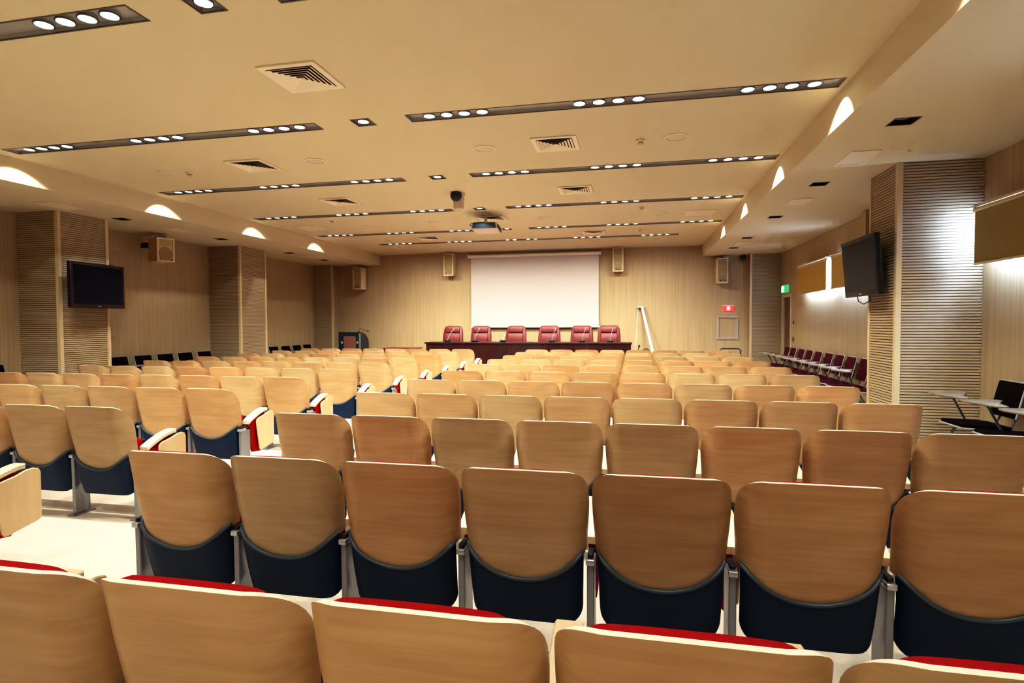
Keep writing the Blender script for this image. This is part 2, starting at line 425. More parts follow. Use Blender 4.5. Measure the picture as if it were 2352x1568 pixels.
# skirting
struct(MB().box(XL+0.001, XL+0.015, YB, YF, 0, 0.09).build('baseboard_left', M['trim'], smooth=False))
struct(MB().box(XR-0.015, XR-0.001, YB, DOOR[0]-0.08, 0, 0.09).build('baseboard_right', M['trim'], smooth=False))
struct(MB().box(-8.7, 2.9, YF-0.015, YF-0.001, STG, STG+0.09).build('baseboard_front', M['trim'], smooth=False))

# ------------------------------------------------------------------ ceiling lights
bezel_p = MB().lathe([(0.062, 0.0), (0.064, -0.006), (0.054, -0.010), (0.053, 0.0)], seg=28)
_lamp_me = None
def tray(x0, x1, y, parent):
    t = MB(); h = 0.030; z0 = CEIL; a, b = y-HW, y+HW
    t.add([(x0, a, z0), (x1, a, z0), (x1, b, z0), (x0, b, z0), (x0, a, z0+h), (x1, a, z0+h), (x1, b, z0+h), (x0, b, z0+h)],
          [(4, 7, 6, 5), (0, 4, 5, 1), (1, 5, 6, 2), (2, 6, 7, 3), (3, 7, 4, 0)])
    t.build('tray', M['tray'], parent, smooth=False, loc=(-parent.location.x, -parent.location.y, -parent.location.z))
    r = MB(); e = 0.012; zz = (CEIL-0.004, CEIL+0.002)
    r.box(x0-e, x1+e, a-e, a, *zz); r.box(x0-e, x1+e, b, b+e, *zz); r.box(x0-e, x0, a, b, *zz); r.box(x1, x1+e, a, b, *zz)
    r.build('rim', M['tray_rim'], parent, smooth=False, loc=(-parent.location.x, -parent.location.y, -parent.location.z))
lamp_me = MB().lathe([(0.0005, -0.002), (0.030, -0.003), (0.0525, 0.0), (0.0525, 0.012)], seg=28)
lamp0 = None; ring0 = None
def lamp(x, y, parent):
    global lamp0, ring0
    loc = (x-parent.location.x, y-parent.location.y, CEIL+0.012-parent.location.z)
    if lamp0 is None:
        lamp0 = lamp_me.build('lamp', M['lamp'], parent, loc=loc)
        ring0 = bezel_p.build('lamp_ring', M['bezel'], lamp0)
        stem = MB().lathe([(0.056, 0.0), (0.056, 0.0175)], seg=28).build('lamp_can', M['tray'], lamp0)
        return lamp0
    c = lamp0.copy(); C.objects.link(c); c.parent = parent; c.location = loc
    for g in list(lamp0.children):
        d_ = g.copy(); C.objects.link(d_); d_.parent = c
    return c
def spot(x, y, e, size=106, blend=0.55, rad=0.04, z=CEIL-0.012, col=(1.0, 0.965, 0.90), aim=None):
    l = bpy.data.lights.new('ceiling_spot', 'SPOT'); l.energy = e; l.spot_size = math.radians(size); l.spot_blend = blend
    l.shadow_soft_size = rad; l.color = col
    o_ = bpy.data.objects.new('ceiling_spot', l); C.objects.link(o_); o_.location = (x, y, z)
    if aim: o_.rotation_euler = Vector(aim).to_track_quat('-Z', 'Y').to_euler()
E1 = 58.0       # one lamp
def group_spots(xs, y, k=1.0, soffit=None, tilt=0.40, size=106, blend=0.55):
    n = len(xs)
    for i, x in enumerate(xs):
        if soffit == 'R' and i == n-1: spot(x, y, E1*k, rad=0.02, aim=(0.55, 0.36, -1), size=78, blend=0.2)
        elif soffit == 'L' and i == 0: spot(x, y, E1*k, rad=0.02, aim=(-0.80, 0.38, -1), size=74, blend=0.2)
        else: spot(x, y, E1*k, rad=0.03, aim=(0, tilt, -1), size=size, blend=blend)
rowname = ['closest to the camera', 'second from the rear', 'third from the rear', 'third from the stage', 'second-last before the stage']
rowname = ['above the rear rows', 'second line from the rear', 'third line from the rear', 'fourth line from the rear', 'fifth line from the rear']
for k, y in enumerate(SY):
    for (x0, x1), ls, sd, nm in ((RX, lamp_r, 'R', 'window side'), (LX, lamp_l, 'L', 'plain-wall side')):
        t = thing('ceiling_strip_light', 'long recessed strip of twelve lit spots, %s, %s' % (rowname[k], nm), 'ceiling light', ((x0+x1)/2, y, CEIL), 0, 'recessed strip lights')
        tray(x0, x1, y, t)
        for x in ls: lamp(x, y, t)
        group_spots(ls, y, 1.0, sd)
    t = thing('ceiling_downlight', 'single square lit downlight over the aisle, %s' % rowname[k], 'ceiling light', (XC, y, CEIL), 0, 'lit square downlights over the aisle')
    tray(XC-HW, XC+HW, y, t); lamp(XC, y, t)
    spot(XC, y, E1)
t = thing('ceiling_strip_light', 'recessed strip of twenty lit spots running unbroken in front of the screen wall', 'ceiling light', (XC, S5Y, CEIL), 0, 'recessed strip lights')
tray(S5X[0], S5X[1], S5Y, t)
for x in lamp_5: lamp(x, S5Y, t)
group_spots(lamp_5, S5Y, 0.85, None, 0.30, 150, 0.85)
# unseen spots added behind the camera, continuing the strip rows without fixtures
for y, kr, kl, tl in ((0.985, 0.42, 0.7, -0.33), (-1.265, 1.6, 0.5, -0.40)):
    group_spots(lamp_r, y, kr, 'R' if tl > 0 else None, tl); group_spots(lamp_l, y, kl, 'L' if tl > 0 else None, tl); spot(XC, y, E1*kl, aim=(0, tl, -1))

group_spots(lamp_r, 0.985, 0.35, None, 0.85, 62, 0.8); group_spots(lamp_l, 0.985, 0.4, None, 0.85, 62, 0.8)  # extra forward-aimed set over the same row, added to brighten the seat backs
# unlit square downlights in the lowered ceilings
proto = None
names = ['first', 'second', 'third', 'fourth', 'fifth']
for side, cx, nm in (('left', -8.31, 'plain-wall'), ('right', 2.32, 'window')):
    for k, y in enumerate(DLY[2:]):
        if side == 'left' and k == 0: continue
        lab = 'unlit dark square downlight in the lowered ceiling, %s from the rear, %s side' % (names[k - (1 if side == 'left' else 0)], nm)
        if proto is None:
            t = thing('ceiling_downlight_unlit', lab, 'ceiling light', (cx, y, SOF), 0, 'unlit downlights in the lowered side ceilings')
            b = MB(); h = 0.07; a = 0.095
            b.add([(-a, -a, 0), (a, -a, 0), (a, a, 0), (-a, a, 0), (-a, -a, h), (a, -a, h), (a, a, h), (-a, a, h)], [(4, 7, 6, 5), (0, 4, 5, 1), (1, 5, 6, 2), (2, 6, 7, 3), (3, 7, 4, 0)])
            b.build('housing', M['dark_recess'], t, smooth=False)
            r = MB(); e = 0.01
            r.box(-a-e, a+e, -a-e, -a, -0.003, 0.002); r.box(-a-e, a+e, a, a+e, -0.003, 0.002); r.box(-a-e, -a, -a, a, -0.003, 0.002); r.box(a, a+e, -a, a, -0.003, 0.002)
            r.build('rim', M['tray_rim'], t, smooth=False)
            MB().lathe([(0.0005, 0.018), (0.035, 0.018), (0.060, 0.03), (0.060, 0.068)], seg=24).build('lamp', M['lamp_off'], t)
            proto = t
        else: dup(proto, (cx, y, SOF), lab)

# ------------------------------------------------------------------ vents, panels, speakers, detectors
def vent_proto(loc, lab):
    t = thing('ceiling_vent', lab, 'air vent', loc, 0, 'square louvred ceiling vents')
    f = MB(); A, B = 0.255, 0.205
    f.box(-A, A, -A, -B, -0.014, -0.001); f.box(-A, A, B, A, -0.014, -0.001); f.box(-A, -B, -B, B, -0.014, -0.001); f.box(B, A, -B, B, -0.014, -0.001)
    f.build('frame', M['vent'], t, smooth=False)
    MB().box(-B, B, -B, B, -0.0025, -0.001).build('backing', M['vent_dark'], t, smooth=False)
    l = MB()
    for i in range(6):
        a = 0.200-i*0.034; b = a-0.026
        if b < 0.01: b = 0.006
        z0, z1 = -0.020, -0.010
        o4 = [(-a, -a, z0), (a, -a, z0), (a, a, z0), (-a, a, z0)]; i4 = [(-b, -b, z1), (b, -b, z1), (b, b, z1), (-b, b, z1)]
        l.add(o4+i4, [(0, 1, 5, 4), (1, 2, 6, 5), (2, 3, 7, 6), (3, 0, 4, 7)])
    l.build('louvres', M['vent'], t, smooth=False)
    return t
VX1, VX2 = -4.79, -0.87
vents = [(XC, 4.35, 'square louvred vent over the aisle, largest and highest in view'),
         (VX1, 6.59, 'square louvred vent on the plain-wall half, second strip line from the rear'),
         (VX2, 6.56, 'square louvred vent on the window half, between second and third strip lines'),
         (VX1, 8.83, 'square louvred vent on the plain-wall half, between third and fourth strip lines'),
         (VX2, 8.88, 'square louvred vent on the window half, between third and fourth strip lines'),
         (XC, 10.90, 'square louvred vent directly behind the ceiling projector'),
         (VX1, 13.08, 'square louvred vent on the plain-wall half, just before the last strip line'),
         (VX2, 13.10, 'square louvred vent on the window half, just before the last strip line')]
pv = None
for x, y, lab in vents:
    if pv is None: pv = vent_proto((x, y, CEIL), lab)
    else: dup(pv, (x, y, CEIL), lab)

def panel_proto(name, lab, loc, w, l, group):
    t = thing(name, lab, 'air grille', loc, 0, group)
    f = MB(); e = 0.018; A, B = w/2, l/2
    f.box(-A, A, -B, -B+e, -0.010, -0.001); f.box(-A, A, B-e, B, -0.010, -0.001); f.box(-A, -A+e, -B+e, B-e, -0.010, -0.001); f.box(A-e, A, -B+e, B-e, -0.010, -0.001)
    f.build('frame', M['vent'], t, smooth=False)
    MB().box(-A+e, A-e, -B+e, B-e, -0.006, -0.001).build('panel', M['grille'], t, smooth=False)
    return t
pp = panel_proto('ceiling_grille', 'flat perforated return grille on the main ceiling, window half', (1.21, 11.30, CEIL), 0.52, 0.62, 'flat grilles on the main ceiling')
dup(pp, (-6.72, 11.12, CEIL), 'flat pale return grille on the main ceiling, plain-wall half')
pp = panel_proto('ceiling_access_panel', 'pale panel in lowered ceiling, in front of the ribbed pillar on window side', (2.345, 6.82, SOF), 0.28, 0.54, 'pale panels in the lowered ceilings')
dup(pp, (2.365, 9.14, SOF), 'pale panel in lowered ceiling, second from the rear, window side')
dup(pp, (2.365, 13.6, SOF), 'pale panel in lowered ceiling, beside the front corner pillar, window side')
dup(pp, (-8.26, 6.90, SOF), 'pale panel in lowered ceiling, in front of the ribbed pillar behind the flat screen')
dup(pp, (-8.27, 9.18, SOF), 'pale panel in lowered ceiling, above the beige wall speaker')
dup(pp, (-8.27, 13.6, SOF), 'pale panel in lowered ceiling, beside the front corner pillar, plain-wall side')

sp = None
spk = [(-1.708, 6.56, 'round flush ceiling speaker beside the aisle, window half, rear line'), (0.462, 6.62, 'round flush ceiling speaker near the lowered ceiling, window half, rear line'),
       (-3.915, 6.58, 'round flush ceiling speaker beside the aisle, plain-wall half, rear line'), (-6.18, 6.65, 'round flush ceiling speaker near the lowered ceiling, plain-wall half, rear line'),
       (0.51, 11.15, 'round flush ceiling speaker near the lowered ceiling, window half, middle line'), (-1.707, 11.12, 'round flush ceiling speaker beside the aisle, window half, middle line'),
       (-3.96, 11.08, 'round flush ceiling speaker beside the aisle, plain-wall half, middle line'), (-5.53, 11.25, 'round flush ceiling speaker near the return grille, plain-wall half'),
       (0.572, 14.35, 'round flush ceiling speaker by the screen wall, window half'), (-2.75, 14.42, 'round flush ceiling speaker by the screen wall, above the screen'), (-6.15, 14.38, 'round flush ceiling speaker by the screen wall, plain-wall half')]
for x, y, lab in spk:
    if sp is None:
        sp = thing('ceiling_speaker', lab, 'speaker', (x, y, CEIL), 0, 'round ceiling speakers')
        MB().lathe([(0.125, -0.001), (0.125, -0.008), (0.112, -0.012), (0.110, -0.001)], seg=36).build('ring', M['vent'], sp)
        MB().lathe([(0.109, -0.001), (0.109, -0.006), (0.05, -0.009), (0.0005, -0.010)], seg=36).build('mesh_cover', M['pspk'], sp)
    else: dup(sp, (x, y, CEIL), lab)
sm = None
det = [(0.076, 6.66, 'small smoke detector on the window half, rear line'), (-5.876, 6.73, 'small smoke detector on the plain-wall half, rear line'), (0.146, 10.48, 'small smoke detector on the window half, fourth line'),
       (-5.84, 10.41, 'small smoke detector on the plain-wall half, fourth line'), (-5.80, 13.0, 'small smoke detector on the plain-wall half, near the last strip'), (0.146, 12.95, 'small smoke detector on the window half, near the last strip')]
for x, y, lab in det:
    if sm is None:
        sm = thing('ceiling_smoke_detector', lab, 'smoke detector', (x, y, CEIL), 0, 'ceiling smoke detectors')
        MB().lathe([(0.052, -0.001), (0.052, -0.016), (0.046, -0.020), (0.0005, -0.020)], seg=24).build('base', M['vent'], sm)
        MB().lathe([(0.030, -0.020), (0.036, -0.036), (0.030, -0.044), (0.0005, -0.046)], seg=24).build('sensor_cap', M['mesh_ring'], sm)
    else: dup(sm, (x, y, CEIL), lab)

# dome camera on the ceiling
t = thing('ceiling_dome_camera', 'ceiling camera with black front and frosted drum below', 'security camera', (-2.70, 8.72, CEIL), 0)
MB().lathe([(0.10, -0.001), (0.10, -0.02), (0.09, -0.05), (0.088, -0.10), (0.0005, -0.10)], seg=28).build('mount', M['dome'], t)
MB().lathe([(0.0005, -0.262), (0.040, -0.262), (0.070, -0.252), (0.082, -0.225), (0.085, -0.10), (0.0005, -0.10)][::-1], seg=28).build('drum', M['dome'], t)
MB().lathe([(0.0005, 0.10), (0.055, 0.085), (0.085, 0.04), (0.092, 0.0), (0.0005, 0.0)][::-1], seg=28, M4=Matrix.Translation((-0.012, -0.085, -0.055)) @ Matrix.Rotation(math.radians(78), 4, 'X')).build('lens_cover', M['black'], t)
MB().tube([(-0.05, -0.02, -0.01), (-0.08, -0.05, -0.02), (-0.07, -0.09, -0.05)], 0.012).build('arm', M['black'], t)

# projector
t = thing('ceiling_projector', 'projector with dark back hanging from a ceiling pole above the aisle', 'projector', (-2.70, 10.42, CEIL), math.radians(6))
z0, z1 = 3.185-CEIL, 3.305-CEIL
b = MB(); b.rbox(-0.24, 0.24, -0.21, 0.42, z0, z1, 0.02)
b.build('casing', M['proj'], t)
b = MB(); b.prism([(-0.225, z0+0.015), (0.225, z0+0.015), (0.20, z1-0.006), (-0.20, z1-0.006)], -0.225, -0.209, 'y', bev=0.004)
b.build('back_panel', M['proj_dark'], t, smooth=False)
b = MB()
for i in range(4): b.box(-0.17+i*0.09, -0.11+i*0.09, -0.229, -0.2245, z0+0.04, z0+0.075)
b.build('sockets', M['black'], t, smooth=False)
MB().box(0.2402, 0.252, -0.17, 0.36, z0+0.02, z1-0.03).build('side_grille', M['black'], t, smooth=False)
MB().lathe([(0.06, -0.001), (0.06, -0.012), (0.025, -0.014), (0.025, -0.11), (0.03, -0.112), (0.03, -0.135), (0.0005, -0.135)], seg=20).build('ceiling_pole', M['dome'], t)
b = MB()
for sx, sy in ((-1, -1), (1, -1), (1, 1), (-1, 1)): b.tube([(0.008*sx, 0.008*sy, -0.13), (0.05*sx, 0.05*sy, z1+0.003)], 0.006, 8)
b.build('bracket_legs', M['leg'], t)
MB().tube([(0.0, 0.0, -0.12), (-0.03, -0.05, -0.17), (-0.10, -0.20, z1-0.0), (-0.22, -0.26, z1-0.02), (-0.27, -0.25, z1-0.06), (-0.23, -0.232, z0+0.05)], 0.006, 8).build('cable', M['black'], t)

# ------------------------------------------------------------------ auditorium seat
ZT = 0.857
# plan curve of the moulded back: flat middle, wings curling forward; s is arc length
SL, S0, TH = 0.328, 0.158, 1.45
def plan(s):
    a = abs(s); sg = 1 if s >= 0 else -1
    y = 0.06*a*a
    if a <= S0: return sg*a, y
    d = a-S0; k = TH/(SL-S0); th = k*d
    return sg*(S0+math.sin(th)/k), y+(1-math.cos(th))/k
XM = plan(SL)[0]
def wsc(z):
    q = min(1, max(0, (z-0.40)/0.32)); q = q*q*(3-2*q)
    return 0.94+0.06*q
def ztop(s):
    q = min(1, max(0, (abs(s)-0.185)/(SL-0.185)))
    return ZT-0.045*s*s-0.150*(1-math.sqrt(max(0, 1-q*q)))
def zbot(s):
    x = plan(s)[0]/XM
    return 0.372+0.122*abs(x)**2.2
def yrec(z): return (ZT-z)*0.19
def sheet(nu, nv, zb, zt, sc, yf, thick, edge_mi=None, front=None, smax=1.0):
    """closed curved panel between zb(s) and zt(s) along the plan curve; yf(s,z) shifts its rear face; front(u,v) = thickness"""
    mb = MB(); A = []; B = []
    for j in range(nv+1):
        v = j/nv
        for i in range(nu+1):
            u = -1+2*i/nu
            u = math.copysign(1-(1-abs(u))**1.25, u)
            s = u*smax*SL
            z = zb(s)+(zt(s)-zb(s))*v
            k = sc(z); px, py = plan(s); x = px*k; y = py+yf(s, z)
            th = thick if front is None else front(u, v)
            q1, q2 = plan(s-1e-3), plan(s+1e-3)
            n = Vector((-(q2[1]-q1[1]), q2[0]-q1[0])).normalized()
            A.append((x, y, z)); B.append((x+n.x*th, y+n.y*th, z))
    n1 = nu+1; L = len(A); mb.v = A+B
    def q(a, b, c, d_, mi): mb.f.append((a, b, c, d_)); mb.mi.append(mi)
    em = 0 if edge_mi is None else edge_mi
    for j in range(nv):
        for i in range(nu):
            a = j*n1+i
            q(a, a+1, a+n1+1, a+n1, 0); q(L+a, L+a+n1, L+a+n1+1, L+a+1, 0)
    for i in range(nu):
        a = i; q(a, L+a, L+a+1, a+1, em)
        a = nv*n1+i; q(a, a+1, L+a+1, L+a, em)
    for j in range(nv):
        a = j*n1; q(a, a+n1, L+a+n1, L+a, em)
        a = j*n1+nu; q(a, L+a, L+a+n1, a+n1, em)
    return mb

def make_seat(label, group):
    t = thing('auditorium_seat', label, 'seat', (0, 0, 0), 0, group)
    # moulded beech back
    sheet(32, 16, zbot, ztop, wsc, lambda s, z: yrec(z), 0.019, 1).build('backrest', [M['beech'], M['beech_edge_lit']], t, angle=50)
    # red back cushion
    def cf(u, v):
        return 0.004+0.066*(max(0, 1-abs(u)**3.2)**0.6)*(max(0.0, 1-(abs(v-0.52)/0.52)**5)**0.5)
    def off(s, z):
        return yrec(z)
    cm = sheet(22, 10, lambda s: 0.42+0.5*s*s, lambda s: ztop(min(SL, abs(s)*1.06))-0.008, wsc, off, 0.05, None, cf, 0.80)
    # shift the cushion clear of the front face of the wood
    half = len(cm.v)//2
    out = []
    for k, (x, y, z) in enumerate(cm.v):
        i = (k % half) % 23; u = -1+2*i/22; u = math.copysign(1-(1-abs(u))**1.25, u); s_ = u*0.80*SL
        q1, q2 = plan(s_-1e-3), plan(s_+1e-3); n = Vector((-(q2[1]-q1[1]), q2[0]-q1[0])).normalized()
        out.append((x+n.x*0.0205, y+n.y*0.0205, z))
    cm.v = out
    cm.build('back_cushion', M['red'], t, angle=80)
    # slate lower shell
    def cb(s):
        q_ = max(0, (abs(plan(s)[0])-0.215)/(XM-0.215)); return 0.178+0.060*(1-math.sqrt(max(0, 1-q_*q_)))
    def cw(z): return 0.885+0.028*min(1, max(0, (z-0.18)/0.28))
    def cpl(s_): return plan(s_)[1]*-0.28
    def cy(s, z):
        k = max(0.0, (0.34-z)/0.16)
        return yrec(z)-0.013+0.012*k*k+cpl(s)
    sheet(26, 9, cb, lambda s: zbot(s)+0.004, cw, cy, 0.034).build('lower_shell', M['slate'], t, angle=60)
    rim = MB(); pts = []
    for i in range(29):
        s_ = (-1+2*i/28)*SL*0.985; z = zbot(s_)+0.003; px, py = plan(s_); pts.append((px*cw(z), py+cy(s_, z)+0.004, z))
    rim.tube(pts, 0.0085, 8).build('shell_rim', M['slate_rim'], t, angle=80)
    # tipped-up seat: red cushion on a slate pan
    A = Matrix.Translation((0, 0.190, 0.31)) @ Matrix.Rotation(math.radians(-8), 4, 'X')
    MB().rbox(-0.205, 0.205, -0.005, 0.070, 0.0, 0.285, 0.034, M4=A).build('seat', M['red'], t, angle=80)
    MB().rbox(-0.198, 0.198, 0.0715, 0.092, 0.005, 0.27, 0.010, M4=A).build('seat_pan', M['slate'], t, angle=60)
    arm_set(t)
    return t
arm_proto = {}
def arm_set(t):
    x = -0.28
    # leg: narrow post over a deeper foot
    l = MB()
    l.prism([(0.125, 0.012), (0.250, 0.012), (0.250, 0.445), (0.120, 0.445)], x-0.0148, x+0.0148, 'x', bev=0.004)
    l.box(x-0.030, x+0.030, 0.10, 0.28, 0.0, 0.012)
    lo = l.build('leg', M['leg'], t, smooth=False)
    MB().rbox(x-0.0185, x+0.0185, 0.105, 0.190, 0.446, 0.470, 0.004).build('leg_cap', M['bracket'], lo)
    MB().rbox(x-0.012, x+0.012, 0.120, 0.205, 0.4705, 0.490, 0.006).build('hinge_block', M['black'], lo)
    # upholstered side panel
    MB().prism([(0.256, 0.30), (0.29, 0.22), (0.41, 0.205), (0.455, 0.25), (0.462, 0.572), (0.40, 0.565), (0.30, 0.540), (0.240, 0.508), (0.212, 0.478), (0.256, 0.455)], x-0.0165, x+0.0165, 'x', bev=0.008).build('side_panel', M['red'], t, angle=60)
    # curved wooden arm pad
    path = [(0.205, 0.531), (0.222, 0.540), (0.24, 0.550), (0.30, 0.577), (0.36, 0.600), (0.41, 0.614), (0.450, 0.622), (0.485, 0.622)]
    top = path; bot = [(y, z-0.031) for y, z in path]
    MB().prism(top+bot[::-1], x-0.040, x+0.040, 'x', bev=0.005).build('arm_pad', M['arm_wood'], t, angle=40)
    # folded writing tablet on the far side of the arm
    poly = [(0.288, 0.505), (0.294, 0.530), (0.315, 0.546), (0.36, 0.556), (0.41, 0.566), (0.445, 0.578), (0.475, 0.588), (0.515, 0.590), (0.545, 0.580), (0.558, 0.555),
            (0.558, 0.290), (0.550, 0.272), (0.530, 0.262), (0.365, 0.228), (0.342, 0.230), (0.328, 0.248)]
    tb = MB().prism(poly, x+0.046, x+0.060, 'x', bev=0.004).build('writing_tablet', M['tablet_ply'], t, angle=40)
    h = MB(); h.tube([(x+0.0405, 0.40, 0.535), (x+0.0455, 0.40, 0.535)], 0.012, 12)
    h.build('hinge', M['screw'], tb)
def mirror_arm(t):
    for ch in list(t.children):
        if ch.name.split('.')[0] in ('leg', 'side_panel', 'arm_pad', 'writing_tablet') and ch.location.x < 0.1:
            copy_part(ch, t, 0.56)

PITCH = 1.1605; ROW0 = 1.0804
XR0, XL0 = 0.1087, -3.886
S = 0.56
first = None
def seat(x, j, label, group, endright):
    global first
    loc = (x, ROW0+PITCH*j, 0)
    if first is None:
        first = make_seat(label, group); first.location = loc; o_ = first
    else: o_ = dup(first, loc, label, None, group)
    return o_
ends = []
def seat_label(k, j, side):
    n = ORD[11-j]
    rowtxt = 'row nearest the stage' if j == 10 else ('rearmost row' if j == 0 else n+' row from the stage')
    k_ = {1: 'at the aisle end', 8: 'at the wall end'}.get(k, ORD[k]+' from the aisle')
    return 'beech-backed tip-up seat %s, %s, %s block' % (k_, rowtxt, side)
for j in range(0, 11):
    cols = range(-4, 4)
    if j == 0: cols = range(-3, 2)
    if j == 1: cols = range(-4, 3)
    for c in cols:
        lab = seat_label(c+5, j, 'window-side')
        o_ = seat(XR0+S*c, j, lab, 'wooden seats of the window-side block', c == 3)
        if c == 3: ends.append(o_)
for j in range(1, 11):
    n = {1: 1, 2: 3, 3: 6}.get(j, 8)
    for k in range(n):
        lab = seat_label(k+1, j, 'plain-wall')
        o_ = seat(XL0-S*k, j, lab, 'wooden seats of the plain-wall block', k == 0)
        if k == 0: ends.append(o_)
for o_ in ends: mirror_arm(o_)

# ------------------------------------------------------------------ tablet chairs along the side walls
def tablet_chair(label, group, fab, loc, rotz):
    t = thing('tablet_chair', label, 'chair', loc, rotz, group)
    A = Matrix.Translation((0, -0.20, 0.53)) @ Matrix.Rotation(math.radians(14), 4, 'X')
    MB().rbox(-0.190, 0.190, -0.030, 0.012, 0.0, 0.345, 0.018, M4=A).build('backrest', fab, t, angle=80)
    e = MB()
    e.tube([A @ Vector(p) for p in ((-0.193, -0.010, 0.0), (-0.193, -0.010, 0.325), (-0.175, -0.010, 0.348), (0.175, -0.010, 0.348), (0.193, -0.010, 0.325), (0.193, -0.010, 0.0))], 0.008, 8)
    e.build('back_edging', M['piping'], t)
    B = Matrix.Translation((0, 0, 0.44)) @ Matrix.Rotation(math.radians(3), 4, 'X')
    MB().rbox(-0.195, 0.195, -0.19, 0.235, -0.022, 0.022, 0.02, M4=B).build('seat', fab, t, angle=80)
    f = MB(); f.tube([B @ Vector(p) for p in ((-0.198, -0.16, -0.02), (-0.198, 0.20, -0.02), (-0.19, 0.238, -0.018), (0.19, 0.238, -0.018), (0.198, 0.20, -0.02), (0.198, -0.16, -0.02))], 0.008, 8)
    f.build('seat_edging', M['piping'], t)
    for sx in (-1, 1):
        MB().tube([(sx*0.175, 0.10, 0.41), (sx*0.200, 0.27, 0.008)], 0.012, 10).build('leg', M['tube'], t)
        MB().tube([(sx*0.175, -0.02, 0.41), (sx*0.200, -0.25, 0.008)], 0.012, 10).build('leg', M['tube'], t)
        MB().tube([(sx*0.12, -0.12, 0.43), (sx*0.12, -0.22, 0.44), (sx*0.12, -0.255, 0.52), (sx*0.12, -0.285, 0.68)], 0.011, 10).build('back_support', M['tube'], t)
    MB().tube([(0.205, -0.05, 0.425), (0.226, 0.0, 0.46), (0.230, 0.10, 0.66), (0.21, 0.15, 0.694)], 0.011, 10).build('tablet_post', M['tube'], t)
    tb = MB().prism([(-0.20, 0.20), (-0.185, 0.165), (0.0, 0.13), (0.18, 0.02), (0.235, -0.02), (0.275, 0.0), (0.294, 0.10), (0.292, 0.25), (0.26, 0.32), (0.18, 0.335), (-0.165, 0.26)][::-1], 0.708, 0.726, 'z', bev=0.004).build('writing_tablet', M['desk'], t, angle=50)
    MB().rbox(0.10, 0.26, 0.09, 0.25, 0.690, 0.7075, 0.006).build('tablet_bracket', M['black'], tb)
    return t
rows_r = [14.55, 14.02, 13.38, 12.82, 12.24, 11.62, 11.06, 10.50, 9.92, 9.35]
tc = None
for k, y in enumerate(rows_r):
    lab = 'wine red tablet chair against the window wall, %s from the front door' % ORD[k+1]
    if tc is None: tc = tablet_chair(lab, 'wine red tablet chairs along the window wall', M['seat_red'], (3.30, y, 0), PI/2)
    else: dup(tc, (3.30, y, 0), lab, PI/2)
tb = None
for k, y in enumerate((6.38, 5.80, 5.22)):
    lab = 'dark tablet chair at the window wall, %s from the ribbed pillar towards the rear' % ORD[k+1]
    if tb is None: tb = tablet_chair(lab, 'dark tablet chairs under the rear window', M['seat_black'], (3.30, y, 0), PI/2)
    else: dup(tb, (3.30, y, 0), lab, PI/2)
for k, y in enumerate((8.72, 9.26, 9.79, 10.31, 10.86)):
    dup(tb, (-8.94, y, 0), 'dark tablet chair under the beige wall speaker, %s from the flat screen' % ORD[k+1], -PI/2, 'dark tablet chairs at the plain wall under the speaker')
for k, y in enumerate((13.33, 13.86, 14.38, 14.90)):
    dup(tb, (-8.94, y, 0), 'dark tablet chair between middle and front pillars, %s from the stage corner' % ORD[4-k], -PI/2, 'dark tablet chairs at the plain wall near the stage')
dup(tb, (-8.94, 6.58, 0), 'dark tablet chair on the near side of the pillar with the flat screen', -PI/2, 'dark tablet chairs at the plain wall, rear')

# ------------------------------------------------------------------ stage furniture
TY = 13.95
t = thing('conference_table', 'long dark mahogany panel table on the stage below the screen', 'table', (-2.625, TY, STG))
MB().rbox(-2.635, 2.60, -0.03, 0.62, 0.735, 0.775, 0.006).build('tabletop', M['table'], t)
f = MB()
for i in range(5):
    f.box(-2.60+i*1.035, -2.60+(i+1)*1.035-0.008, 0.0, 0.025, 0.02, 0.733)
f.build('front_panel', M['table'], t, smooth=False)
for x in (-2.60, 2.545):
    MB().box(x, x+0.03, 0.027, 0.58, 0.0, 0.733).build('end_panel', M['table'], t, smooth=False)
MB().box(-2.57, 2.54, 0.40, 0.42, 0.10, 0.16).build('stretcher', M['table'], t, smooth=False)

